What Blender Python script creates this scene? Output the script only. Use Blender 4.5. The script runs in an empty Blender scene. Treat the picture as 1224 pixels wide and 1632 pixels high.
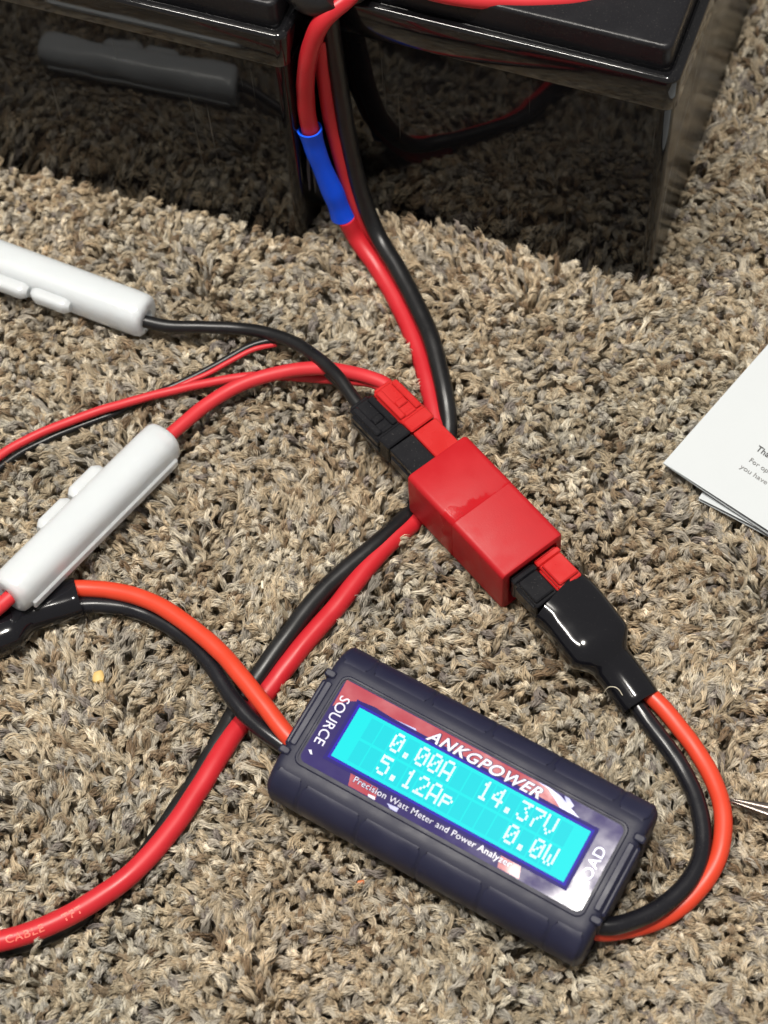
import bpy, bmesh, math, random
import numpy as np
from mathutils import Vector, Matrix, noise
from mathutils.bvhtree import BVHTree

# all lengths below are millimetres; they are turned into metres when meshes are built
MM = 0.001
scene = bpy.context.scene
rnd = random.Random(7)

# ------------------------------------------------------------------ camera
cam_data = bpy.data.cameras.new("camera")
cam = bpy.data.objects.new("camera", cam_data)
scene.collection.objects.link(cam)
CAM_R = Matrix(((0.9964715474, 0.0839312527, 0.0),
                (-0.0732450820, 0.8696002715, -0.4882934832),
                (-0.0409830837, 0.4865705628, 0.8726794797)))
CAM_C = Vector((0.0, -267.82482, 488.65727)) * MM
cam.matrix_world = Matrix.Translation(CAM_C) @ CAM_R.to_4x4()
cam_data.sensor_fit = 'VERTICAL'
cam_data.sensor_height = 36.0
cam_data.lens = 3200.0 / 1632.0 * 36.0
cam_data.clip_start = 0.02
cam_data.clip_end = 20.0
cam_data.dof.use_dof = True
cam_data.dof.focus_distance = 0.53
cam_data.dof.aperture_fstop = 16.0
scene.camera = cam

# ------------------------------------------------------------------ light
world = bpy.data.worlds.new("World")
scene.world = world
world.use_nodes = True
bg = world.node_tree.nodes["Background"]
bg.inputs[0].default_value = (1.0, 0.97, 0.93, 1)
bg.inputs[1].default_value = 0.31

def ceiling_lamp(name, loc, watts, sx, sy=None, deg=0.0):
    l = bpy.data.lights.new(name, 'AREA')
    l.shape = 'DISK' if sy is None else 'RECTANGLE'
    l.size = sx
    if sy is not None: l.size_y = sy
    l.energy = watts
    l.color = (1.0, 0.95, 0.87)
    o = bpy.data.objects.new(name, l)
    scene.collection.objects.link(o)
    o.location = loc; o.rotation_euler = (0, 0, math.radians(deg))
    return o
ceiling_lamp("ceiling_lamp", (-0.55, -0.04, 2.05), 37, 0.65, 0.07, -24)
ceiling_lamp("ceiling_lamp", (0.085, -0.005, 2.05), 33, 0.10)

scene.view_settings.view_transform = 'Standard'
scene.view_settings.look = 'None'
scene.view_settings.exposure = 0.0
scene.view_settings.gamma = 1.0
scene.view_settings.use_curve_mapping = False
scene.render.engine = 'CYCLES'
scene.cycles.max_bounces = 8
scene.cycles.diffuse_bounces = 3
scene.cycles.use_adaptive_sampling = True
scene.cycles.adaptive_threshold = 0.03
scene.cycles.glossy_bounces = 4

# ------------------------------------------------------------------ materials
def new_mat(name):
    m = bpy.data.materials.new(name); m.use_nodes = True
    nt = m.node_tree
    return m, nt, nt.nodes, nt.links, nt.nodes["Principled BSDF"]

def plastic(name, col, rough=0.4, spec=0.5, bump=0.0, bscale=900.0, var=0.08, vscale=120.0, rvar=0.08, coat=0.0, sss=0.0, dust=0.0):
    m, nt, N, L, p = new_mat(name)
    tc = N.new("ShaderNodeTexCoord")
    n1 = N.new("ShaderNodeTexNoise"); n1.inputs["Scale"].default_value = vscale; n1.inputs["Detail"].default_value = 4
    L.new(tc.outputs["Object"], n1.inputs["Vector"])
    mx = N.new("ShaderNodeMix"); mx.data_type = 'RGBA'
    mx.inputs["A"].default_value = (*[c * (1 - var) for c in col], 1)
    mx.inputs["B"].default_value = (*[min(1, c * (1 + var)) for c in col], 1)
    L.new(n1.outputs["Fac"], mx.inputs["Factor"])
    out = mx.outputs["Result"]
    if dust > 0:
        nd = N.new("ShaderNodeTexNoise"); nd.inputs["Scale"].default_value = 2600; nd.inputs["Detail"].default_value = 2
        L.new(tc.outputs["Object"], nd.inputs["Vector"])
        cr = N.new("ShaderNodeValToRGB"); cr.color_ramp.elements[0].position = 0.66; cr.color_ramp.elements[1].position = 0.72
        L.new(nd.outputs["Fac"], cr.inputs["Fac"])
        ml = N.new("ShaderNodeMath"); ml.operation = 'MULTIPLY'; ml.inputs[1].default_value = dust
        L.new(cr.outputs["Color"], ml.inputs[0])
        m2 = N.new("ShaderNodeMix"); m2.data_type = 'RGBA'
        L.new(ml.outputs[0], m2.inputs["Factor"]); L.new(out, m2.inputs["A"])
        m2.inputs["B"].default_value = (0.45, 0.42, 0.38, 1)
        out = m2.outputs["Result"]
    L.new(out, p.inputs["Base Color"])
    mr = N.new("ShaderNodeMapRange")
    mr.inputs["From Min"].default_value = 0.3; mr.inputs["From Max"].default_value = 0.7
    mr.inputs["To Min"].default_value = max(0.02, rough - rvar); mr.inputs["To Max"].default_value = min(1, rough + rvar)
    L.new(n1.outputs["Fac"], mr.inputs["Value"]); L.new(mr.outputs["Result"], p.inputs["Roughness"])
    p.inputs["Specular IOR Level"].default_value = spec
    p.inputs["Coat Weight"].default_value = coat
    if sss > 0:
        p.inputs["Subsurface Weight"].default_value = sss
        p.inputs["Subsurface Radius"].default_value = (1.0, 1.0, 1.0)
        p.inputs["Subsurface Scale"].default_value = 0.004
    if bump > 0:
        n2 = N.new("ShaderNodeTexNoise"); n2.inputs["Scale"].default_value = bscale; n2.inputs["Detail"].default_value = 3
        L.new(tc.outputs["Object"], n2.inputs["Vector"])
        b = N.new("ShaderNodeBump"); b.inputs["Strength"].default_value = bump; b.inputs["Distance"].default_value = 0.0002
        L.new(n2.outputs["Fac"], b.inputs["Height"]); L.new(b.outputs["Normal"], p.inputs["Normal"])
    return m

def glowing(name, col, strength, base=(0.004, 0.006, 0.01)):
    m, nt, N, L, p = new_mat(name)
    p.inputs["Base Color"].default_value = (*base, 1)
    p.inputs["Roughness"].default_value = 0.35
    p.inputs["Specular IOR Level"].default_value = 0.04
    p.inputs["Emission Color"].default_value = (*col, 1)
    p.inputs["Emission Strength"].default_value = strength
    return m

def battery_plastic(name, scratch):
    # glossy black moulded case, with fine scuffs that are duller and greyer
    m, nt, N, L, p = new_mat(name)
    tc = N.new("ShaderNodeTexCoord")
    mp = N.new("ShaderNodeMapping"); mp.inputs["Scale"].default_value = (900, 900, 14); mp.inputs["Rotation"].default_value = (0.35, 0.12, 0)
    L.new(tc.outputs["Object"], mp.inputs["Vector"])
    n1 = N.new("ShaderNodeTexNoise"); n1.inputs["Scale"].default_value = 1.0; n1.inputs["Detail"].default_value = 2
    L.new(mp.outputs["Vector"], n1.inputs["Vector"])
    n2 = N.new("ShaderNodeTexNoise"); n2.inputs["Scale"].default_value = 38; n2.inputs["Detail"].default_value = 3
    L.new(tc.outputs["Object"], n2.inputs["Vector"])
    r1 = N.new("ShaderNodeValToRGB"); r1.color_ramp.elements[0].position = 0.64; r1.color_ramp.elements[1].position = 0.74
    L.new(n1.outputs["Fac"], r1.inputs["Fac"])
    r2 = N.new("ShaderNodeValToRGB"); r2.color_ramp.elements[0].position = 0.5; r2.color_ramp.elements[1].position = 0.7
    L.new(n2.outputs["Fac"], r2.inputs["Fac"])
    mu = N.new("ShaderNodeMath"); mu.operation = 'MULTIPLY'
    L.new(r1.outputs["Color"], mu.inputs[0]); L.new(r2.outputs["Color"], mu.inputs[1])
    m2 = N.new("ShaderNodeMath"); m2.operation = 'MULTIPLY'; m2.inputs[1].default_value = scratch
    L.new(mu.outputs[0], m2.inputs[0])
    mx = N.new("ShaderNodeMix"); mx.data_type = 'RGBA'
    mx.inputs["A"].default_value = (0.006, 0.006, 0.007, 1); mx.inputs["B"].default_value = (0.12, 0.115, 0.10, 1)
    L.new(m2.outputs[0], mx.inputs["Factor"]); L.new(mx.outputs["Result"], p.inputs["Base Color"])
    mr = N.new("ShaderNodeMapRange"); mr.inputs["To Min"].default_value = 0.025; mr.inputs["To Max"].default_value = 0.07
    L.new(n2.outputs["Fac"], mr.inputs["Value"])
    # the short ends are scuffed dull from being slid about
    sx = N.new("ShaderNodeSeparateXYZ"); L.new(tc.outputs["Normal"], sx.inputs[0])
    ab = N.new("ShaderNodeMath"); ab.operation = 'ABSOLUTE'; L.new(sx.outputs["X"], ab.inputs[0])
    gt = N.new("ShaderNodeMath"); gt.operation = 'GREATER_THAN'; gt.inputs[1].default_value = 0.8; L.new(ab.outputs[0], gt.inputs[0])
    ml = N.new("ShaderNodeMath"); ml.operation = 'MULTIPLY_ADD'; ml.inputs[1].default_value = 0.15
    L.new(gt.outputs[0], ml.inputs[0]); L.new(mr.outputs["Result"], ml.inputs[2]); L.new(ml.outputs[0], p.inputs["Roughness"])
    n3 = N.new("ShaderNodeTexNoise"); n3.inputs["Scale"].default_value = 55; n3.inputs["Detail"].default_value = 1
    L.new(tc.outputs["Object"], n3.inputs["Vector"])
    b = N.new("ShaderNodeBump"); b.inputs["Strength"].default_value = 0.06; b.inputs["Distance"].default_value = 0.002
    L.new(n3.outputs["Fac"], b.inputs["Height"]); L.new(b.outputs["Normal"], p.inputs["Normal"])
    p.inputs["IOR"].default_value = 1.33
    return m

def pile_material():
    m, nt, N, L, p = new_mat("carpet_yarn")
    at = N.new("ShaderNodeAttribute"); at.attribute_name = "tint"; at.attribute_type = 'INSTANCER'
    fb = N.new("ShaderNodeAttribute"); fb.attribute_name = "fibre"; fb.attribute_type = 'GEOMETRY'
    mr = N.new("ShaderNodeMapRange"); mr.inputs["To Min"].default_value = 0.78; mr.inputs["To Max"].default_value = 1.25
    L.new(fb.outputs["Fac"], mr.inputs["Value"])
    vm = N.new("ShaderNodeVectorMath"); vm.operation = 'SCALE'
    L.new(at.outputs["Color"], vm.inputs[0]); L.new(mr.outputs["Result"], vm.inputs["Scale"])
    L.new(vm.outputs["Vector"], p.inputs["Base Color"])
    p.inputs["Roughness"].default_value = 0.38
    p.inputs["Specular IOR Level"].default_value = 0.55
    p.inputs["Sheen Weight"].default_value = 0.15
    tr = N.new("ShaderNodeBsdfTranslucent"); L.new(vm.outputs["Vector"], tr.inputs["Color"])
    ms = N.new("ShaderNodeMixShader"); ms.inputs[0].default_value = 0.38
    L.new(p.outputs[0], ms.inputs[1]); L.new(tr.outputs[0], ms.inputs[2])
    L.new(ms.outputs[0], N["Material Output"].inputs["Surface"])
    return m

M = {
    'battery': battery_plastic("battery_case_plastic", 0.8),
    'lid': plastic("battery_lid_plastic", (0.006, 0.006, 0.007), 0.09, spec=0.42, bump=0.03, bscale=300, rvar=0.03, dust=0.08),
    'lid_top': plastic("battery_top_plastic", (0.010, 0.010, 0.012), 0.30, spec=0.22, bump=0.35, bscale=900, dust=0.10),
    'pvc_red': plastic("red_pvc", (0.48, 0.016, 0.024), 0.42, spec=0.4, bump=0.05, bscale=500),
    'pvc_red_soft': plastic("pinkish_red_pvc", (0.53, 0.026, 0.034), 0.48, spec=0.38, bump=0.05, bscale=500),
    'sil_red': plastic("orange_red_silicone", (0.60, 0.048, 0.020), 0.42, spec=0.4, bump=0.04, bscale=500),
    'pvc_black': plastic("black_pvc", (0.009, 0.009, 0.010), 0.34, spec=0.42, bump=0.05, bscale=500, dust=0.06),
    'sil_black': plastic("black_silicone", (0.008, 0.008, 0.011), 0.26, spec=0.45, bump=0.03, bscale=500, dust=0.05),
    'shrink': plastic("heat_shrink", (0.006, 0.006, 0.008), 0.10, rvar=0.03, spec=0.42, bump=0.035, bscale=90, dust=0.02),
    'blue': plastic("blue_vinyl", (0.002, 0.085, 0.85), 0.5, spec=0.3, bump=0.06),
    'house_red': plastic("red_polycarbonate", (0.46, 0.013, 0.013), 0.30, bump=0.05),
    'house_black': plastic("black_polycarbonate", (0.007, 0.007, 0.009), 0.24, spec=0.38, bump=0.06, dust=0.08),
    'rubber': plastic("navy_rubber", (0.011, 0.012, 0.030), 0.52, spec=0.36, bump=0.10, bscale=2600, var=0.1),
    'rubber_pad': plastic("navy_rubber_pad", (0.012, 0.013, 0.034), 0.47, spec=0.36, bump=0.10, bscale=2600, var=0.1),
    'film': plastic("label_film_navy", (0.030, 0.022, 0.105), 0.09, rvar=0.03, bump=0.02, bscale=150),
    'film_red': plastic("label_print_red", (0.33, 0.055, 0.075), 0.14, var=0.04),
    'film_lilac': plastic("label_print_lilac", (0.42, 0.44, 0.72), 0.14, var=0.04),
    'film_white': plastic("label_print_white", (0.66, 0.66, 0.80), 0.14, var=0.02),
    'film_dark': plastic("label_print_outline", (0.020, 0.014, 0.075), 0.14, var=0.02),
    'lcd': glowing("lcd_backlight_cyan", (0.0, 0.84, 0.84), 1.05),
    'lcd_cell': glowing("lcd_cell_cyan", (0.0, 0.72, 0.78), 1.05),
    'lcd_dot': glowing("lcd_dot_white", (0.80, 1.0, 1.0), 1.2),
    'halo_inner': glowing("lcd_halo_blue", (0.035, 0.015, 0.60), 0.8),  # emission stands in for the blue bloom close round the screen
    'halo_outer': glowing("lcd_halo_violet", (0.035, 0.012, 0.26), 0.7),  # dimmer emission, the painted bloom fading outwards
    'paper': plastic("paper_white", (0.50, 0.53, 0.55), 0.6, var=0.015, bump=0.04, bscale=400, spec=0.3),
    'ink': plastic("paper_ink", (0.06, 0.06, 0.06), 0.6),
    'ink_grey': plastic("paper_ink_grey", (0.22, 0.22, 0.22), 0.6),
    'print_white': plastic("wire_print_white", (0.55, 0.55, 0.58), 0.5),
    'print_pink': plastic("wire_print_pink", (0.78, 0.17, 0.13), 0.5),
    'crumb': plastic("yellow_crumb", (0.62, 0.43, 0.16), 0.6, bump=0.3),
    'fleck': plastic("orange_fleck", (0.62, 0.16, 0.05), 0.6),
    'straw': plastic("pale_fleck", (0.72, 0.66, 0.52), 0.6),
    'backing': plastic("carpet_backing", (0.34, 0.27, 0.19), 0.95, bump=0.5, bscale=500, var=0.4, vscale=300),
    'scuff': plastic("grey_scuff", (0.36, 0.35, 0.32), 0.5),
}
def steel_mat():
    m, nt, N, L, p = new_mat("bare_steel")
    p.inputs["Base Color"].default_value = (0.24, 0.20, 0.18, 1)
    p.inputs["Metallic"].default_value = 1.0; p.inputs["Roughness"].default_value = 0.24
    return m
M['steel'] = steel_mat()
def box_material():
    # satin moulded red with fine sparkle and one irregular wet-looking glossy smear by the joint
    m = plastic("red_abs_smeared", (0.40, 0.011, 0.016), 0.46, spec=0.24, bump=0.16, bscale=3200, var=0.06, vscale=200)
    nt = m.node_tree; N, L = nt.nodes, nt.links; p = N["Principled BSDF"]
    tc = N.new("ShaderNodeTexCoord"); sp = N.new("ShaderNodeSeparateXYZ"); L.new(tc.outputs["Object"], sp.inputs[0])
    nz = N.new("ShaderNodeTexNoise"); nz.inputs["Scale"].default_value = 190; nz.inputs["Detail"].default_value = 3; L.new(tc.outputs["Object"], nz.inputs["Vector"])
    # band just on the upper side of the joint, widening towards the black side
    a1 = N.new("ShaderNodeMath"); a1.operation = 'MULTIPLY_ADD'; a1.inputs[1].default_value = 0.22; a1.inputs[2].default_value = -0.0032; L.new(sp.outputs["Y"], a1.inputs[0])
    a2 = N.new("ShaderNodeMath"); a2.operation = 'MULTIPLY_ADD'; a2.inputs[1].default_value = 0.010; L.new(nz.outputs["Fac"], a2.inputs[0]); L.new(a1.outputs[0], a2.inputs[2])
    a3 = N.new("ShaderNodeMath"); a3.operation = 'SUBTRACT'; L.new(sp.outputs["X"], a3.inputs[0]); L.new(a2.outputs[0], a3.inputs[1])
    r1 = N.new("ShaderNodeMapRange"); r1.inputs["From Min"].default_value = -0.0052; r1.inputs["From Max"].default_value = -0.0042; L.new(a3.outputs[0], r1.inputs["Value"])
    lt = N.new("ShaderNodeMath"); lt.operation = 'LESS_THAN'; lt.inputs[1].default_value = -0.0007; L.new(sp.outputs["X"], lt.inputs[0])
    mu = N.new("ShaderNodeMath"); mu.operation = 'MULTIPLY'; L.new(r1.outputs["Result"], mu.inputs[0]); L.new(lt.outputs[0], mu.inputs[1])
    old = p.inputs["Roughness"].links[0].from_socket
    mx = N.new("ShaderNodeMix"); mx.data_type = 'FLOAT'; L.new(mu.outputs[0], mx.inputs["Factor"]); L.new(old, mx.inputs["A"]); mx.inputs["B"].default_value = 0.15
    L.new(mx.outputs["Result"], p.inputs["Roughness"])
    ms = N.new("ShaderNodeMapRange"); ms.inputs["To Min"].default_value = 0.24; ms.inputs["To Max"].default_value = 0.08
    L.new(mu.outputs[0], ms.inputs["Value"]); L.new(ms.outputs["Result"], p.inputs["Specular IOR Level"])
    return m
M['box_red'] = box_material()
def milky_material():
    # cloudy polyethylene: light passes through, blurred
    m = plastic("milky_polyethylene", (0.80, 0.845, 0.88), 0.30, var=0.03, vscale=45, rvar=0.0, sss=0.5, coat=0.55)
    p = m.node_tree.nodes["Principled BSDF"]
    p.inputs["Transmission Weight"].default_value = 0.36
    p.inputs["IOR"].default_value = 1.35
    p.inputs["Coat Roughness"].default_value = 0.10
    return m
M['milky'] = milky_material()
M['yarn'] = pile_material()

# ------------------------------------------------------------------ helpers
def link(o):
    scene.collection.objects.link(o); return o

def mesh_obj(name, verts, faces, mat, parent=None, smooth=True, sharp=35):
    me = bpy.data.meshes.new(name)
    me.from_pydata([tuple(c * MM for c in v) for v in verts], [], faces)
    bm = bmesh.new(); bm.from_mesh(me)
    bmesh.ops.recalc_face_normals(bm, faces=bm.faces)
    bm.to_mesh(me); bm.free()
    if smooth:
        me.polygons.foreach_set("use_smooth", [True] * len(me.polygons))
        me.set_sharp_from_angle(angle=math.radians(sharp))
    me.materials.append(mat)
    o = link(bpy.data.objects.new(name, me))
    if parent is not None: o.parent = parent
    return o

def tag(o, label, cat=None, group=None):
    o["label"] = label
    if cat: o["category"] = cat
    if group: o["group"] = group
    return o

def thing(name, label, cat, loc=(0, 0, 0), rot=None, group=None):
    o = link(bpy.data.objects.new(name, None))
    o.empty_display_size = 0.01
    m = Matrix.Translation(Vector(loc) * MM)
    if rot is not None: m = m @ rot.to_4x4()
    o.matrix_world = m
    return tag(o, label, cat, group)

def rrect(w, d, r, seg=4):
    pts = []
    r = min(r, w / 2 - 1e-3, d / 2 - 1e-3)
    for cx, cy, a0 in ((w/2-r, d/2-r, 0), (-w/2+r, d/2-r, 90), (-w/2+r, -d/2+r, 180), (w/2-r, -d/2+r, 270)):
        for k in range(seg + 1):
            a = math.radians(a0 + 90 * k / seg)
            pts.append((cx + r * math.cos(a), cy + r * math.sin(a)))
    return pts

def loft(rings, close=True, cap0=True, cap1=True):
    n = len(rings[0]); V = [p for r in rings for p in r]; F = []
    for i in range(len(rings) - 1):
        for j in range(n if close else n - 1):
            a, b = i*n + j, i*n + (j+1) % n
            F.append((a, b, b + n, a + n))
    if cap0: F.append(tuple(range(n))[::-1])
    if cap1: F.append(tuple(range((len(rings)-1)*n, len(rings)*n)))
    return V, F

def merge(*vf):
    V, F = [], []
    for v, f in vf:
        o = len(V); V += list(v); F += [tuple(i + o for i in q) for q in f]
    return V, F

def cbox(x0, x1, y0, y1, z0, z1, ch=0.3):
    """box with chamfered edges"""
    w, d = x1 - x0, y1 - y0; cx, cy = (x0+x1)/2, (y0+y1)/2
    def ring(ins, z): return [(cx + a, cy + b, z) for a, b in rrect(w - 2*ins, d - 2*ins, ch*1.0, 1)]
    return loft([ring(ch, z0), ring(0, z0 + ch), ring(0, z1 - ch), ring(ch, z1)])

def catmull(pts, step=0.8):
    P = [Vector(p) for p in pts]
    P = [P[0]*2 - P[1]] + P + [P[-1]*2 - P[-2]]
    out = []
    for i in range(1, len(P) - 2):
        p0, p1, p2, p3 = P[i-1:i+3]
        # centripetal parametrisation keeps the bends round
        t0 = 0; t1 = t0 + max((p1-p0).length, 1e-4)**.5; t2 = t1 + max((p2-p1).length, 1e-4)**.5; t3 = t2 + max((p3-p2).length, 1e-4)**.5
        n = max(2, int((p2-p1).length / step))
        for k in range(n):
            t = t1 + (t2 - t1) * k / n
            A1 = p0*((t1-t)/(t1-t0)) + p1*((t-t0)/(t1-t0)); A2 = p1*((t2-t)/(t2-t1)) + p2*((t-t1)/(t2-t1)); A3 = p2*((t3-t)/(t3-t2)) + p3*((t-t2)/(t3-t2))
            B1 = A1*((t2-t)/(t2-t0)) + A2*((t-t0)/(t2-t0)); B2 = A2*((t3-t)/(t3-t1)) + A3*((t-t1)/(t3-t1))
            out.append(B1*((t2-t)/(t2-t1)) + B2*((t-t1)/(t2-t1)))
    out.append(P[-2])
    for _ in range(6):   # relax
        out = [out[0]] + [out[i]*0.5 + (out[i-1]+out[i+1])*0.25 for i in range(1, len(out)-1)] + [out[-1]]
    return out

def frames(C):
    T = []
    for i in range(len(C)):
        a, b = C[max(0, i-1)], C[min(len(C)-1, i+1)]
        T.append((b - a).normalized())
    up = Vector((0, 0, 1)); Ns, Bs = [], []
    n = (up - T[0]*up.dot(T[0]))
    if n.length < 0.05: n = Vector((0, -1, 0)) - T[0]*Vector((0, -1, 0)).dot(T[0])
    n.normalize()
    for i, t in enumerate(T):
        n = (n - t*n.dot(t)).normalized()
        w = up - t*up.dot(t)
        if w.length > 0.15: n = (n*0.8 + w.normalized()*0.2); n = (n - t*n.dot(t)).normalized()
        Ns.append(n.copy()); Bs.append(t.cross(n))
    return T, Ns, Bs

def tube(C, r, seg=18):
    T, Ns, Bs = frames(C)
    rings = []
    for i, c in enumerate(C):
        rr = r(i / (len(C)-1)) if callable(r) else r
        rings.append([tuple(c + (Ns[i]*math.cos(a) + Bs[i]*math.sin(a))*rr) for a in (2*math.pi*k/seg for k in range(seg))])
    return loft(rings)

def wire(name, pts, d, mat, parent=None, seg=18):
    C = catmull(pts)
    ph3 = Vector((rnd.random()*50, rnd.random()*50, rnd.random()*50))
    C = [c + noise.noise_vector(c*0.05 + ph3)*0.45 + noise.noise_vector(c*0.16 + ph3)*0.12 for c in C]
    # slight handling waves so the insulation is never perfectly even
    ph = rnd.random()*9
    V, F = tube(C, lambda s: d/2*(1 + 0.008*math.sin(s*40+ph)), seg)
    o = mesh_obj(name, V, F, mat, parent, sharp=60)
    return o, C

_tc = {}
def text_geo(s, bold=0.0, shear=0.0, spacing=1.0):
    key = (s, bold, shear, spacing)
    if key in _tc: return _tc[key]
    cu = bpy.data.curves.new("tmp_text", 'FONT'); cu.body = s; cu.size = 1.0
    cu.offset = bold; cu.shear = shear; cu.space_character = spacing; cu.resolution_u = 4; cu.fill_mode = 'FRONT'
    o = link(bpy.data.objects.new("tmp_text", cu))
    dg = bpy.context.evaluated_depsgraph_get()
    me = o.evaluated_get(dg).to_mesh()
    V = [v.co.copy() for v in me.vertices]; F = [tuple(p.vertices) for p in me.polygons]
    o.evaluated_get(dg).to_mesh_clear()
    bpy.data.objects.remove(o); bpy.data.curves.remove(cu)
    x0 = min(v.x for v in V); x1 = max(v.x for v in V); y0 = min(v.y for v in V); y1 = max(v.y for v in V)
    _tc[key] = ([((v.x-x0)/(x1-x0), (v.y-y0)/(y1-y0)) for v in V], F, (x1-x0)/(y1-y0))
    return _tc[key]

def flat_text(name, s, origin, ux, uy, width, height, mat, parent, bold=0.0, shear=0.0, z=0.0, spacing=1.0):
    """text in a plane: origin = lower left, ux / uy = unit vectors of reading and up direction"""
    V, F, _ = text_geo(s, bold, shear, spacing)
    O = Vector(origin); ux = Vector(ux); uy = Vector(uy); nz = ux.cross(uy)
    P = [tuple(O + ux*(a*width) + uy*(b*height) + nz*z) for a, b in V]
    return mesh_obj(name, P, F, mat, parent, smooth=False)

def text_on_wire(name, s, C, start, r, length, height, mat, parent, ang=0.0, flip=False):
    """letters bent round a wire, beginning at arc length start, centred on angle ang from its top"""
    T, Ns, Bs = frames(C)
    S = [0.0]
    for i in range(1, len(C)): S.append(S[-1] + (C[i]-C[i-1]).length)
    V, F, _ = text_geo(s, 0.01, 0, 1.15)
    P = []
    for a, b in V:
        if flip: a, b = 1 - a, 1 - b
        t = start + a*length
        i = max(0, min(len(C)-2, int(np.searchsorted(S, t)) - 1)); k = (t - S[i])/max(1e-6, S[i+1]-S[i])
        c = C[i].lerp(C[i+1], k); n = Ns[i].lerp(Ns[i+1], k).normalized(); bb = Bs[i].lerp(Bs[i+1], k).normalized()
        th = ang - (b - 0.5)*height/r
        P.append(tuple(c + (n*math.cos(th) + bb*math.sin(th))*(r*1.01 + 0.06)))
    return mesh_obj(name, P, F, mat, parent, smooth=False)

def rotz(deg): return Matrix.Rotation(math.radians(deg), 3, 'Z')

# ------------------------------------------------------------------ carpet base
def ground():
    w = 900
    o = mesh_obj("carpet", [(-w, -w, 0), (w, -w, 0), (w, w, 0), (-w, w, 0)], [(0, 1, 2, 3)], M['backing'], smooth=False)
    o["kind"] = "structure"
ground()

# ------------------------------------------------------------------ batteries
def battery(label, corner, deg, L, D):
    """corner = front right foot; the case runs left by L and back by D"""
    u = Vector((math.cos(math.radians(deg)), math.sin(math.radians(deg)), 0)); w = Vector((-u.y, u.x, 0))
    c = Vector((corner[0], corner[1], 0)) - u*(L/2) + w*(D/2)
    t = thing("battery", label, "battery", (c.x, c.y, 4.0), rotz(deg), "black sealed batteries standing on the carpet")
    def ring(ins, z, r=3.2, seg=5): return [(a, b, z) for a, b in rrect(L - 2*ins, D - 2*ins, r, seg)]
    V, F = loft([ring(1.9, 0, 2), ring(1.5, 0.8), ring(0.95, 60), ring(0.75, 79.2), ring(1.3, 79.6, 2.6)])
    mesh_obj("container", V, F, M['battery'], t)
    def edge(ins, z, rad, r=3.2, n=5):
        # outer top edge rounded over
        return [ring(ins + rad*(1-math.cos(math.pi/2*k/n)), z - rad + rad*math.sin(math.pi/2*k/n), r) for k in range(n + 1)]
    V, F = loft([ring(1.0, 79.5), ring(0.3, 79.8), ring(0.0, 80.4)] + edge(0.0, 91.6, 1.3) + [ring(2.3, 91.6, 2.2), ring(2.5, 91.0, 2.2), ring(2.9, 91.0, 2.0), ring(3.1, 92.0, 2.4)])
    lid = mesh_obj("lid", V, F, M['lid'], t, sharp=35)
    V, F = loft([ring(3.1, 91.2, 2.4)] + edge(3.3, 99.6, 1.2, 2.4) + [ring(6.0, 99.65, 2.0)], cap1=True)
    mesh_obj("raised_top", V, F, M['lid_top'], lid, sharp=35)
    return t, u, w
b_right, bu, bw = battery("black battery behind the red splitter box, with red cable looped on its lid", (83.25, 68.6), -24.15, 98.5, 151)
b_left, _, _ = battery("black battery at the top left, reflecting the white fuse holder", (-15.5, 94.2), -23.4, 151, 98)

def side_scuffs():
    # long grey scratches on the right flank of the right battery and on the left battery's end
    def strip(name, p, wd, parent_obj, xf):
        V, F = [], []
        for i, (a, b) in enumerate(p):
            k = wd*(0.35 + 0.65*math.sin(math.pi*(i+0.15)/(len(p)-0.7)))
            V += [xf(a - k*0.5, b), xf(a + k*0.5, b)]
            if i: F.append((2*i-2, 2*i-1, 2*i+1, 2*i))
        mesh_obj(name, V, F, M['scuff'], parent_obj, smooth=False)
    L, D = 98.5, 151
    xr = lambda a, b: (L/2 - 1.52 + 0.0095*b + 0.05, -D/2 + a, b)
    for p, wd in (([(6, 8), (6.5, 22), (8, 38), (17, 52), (30, 64), (44, 76)], 0.55), ([(44, 76), (40, 60), (33, 45)], 0.35),
                  ([(9, 6), (15, 20), (24, 33), (31, 44)], 0.4), ([(26, 62), (36, 77)], 0.3), ([(14, 60), (20, 70)], 0.3), ([(52, 50), (66, 66), (74, 78)], 0.35)):
        strip("scratch", p, wd, b_right, xr)
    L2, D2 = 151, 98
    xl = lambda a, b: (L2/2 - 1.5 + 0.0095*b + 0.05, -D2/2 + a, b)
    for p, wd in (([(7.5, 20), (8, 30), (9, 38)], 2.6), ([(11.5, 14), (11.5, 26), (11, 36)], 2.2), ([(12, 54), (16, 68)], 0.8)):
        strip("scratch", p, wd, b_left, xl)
side_scuffs()

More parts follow.
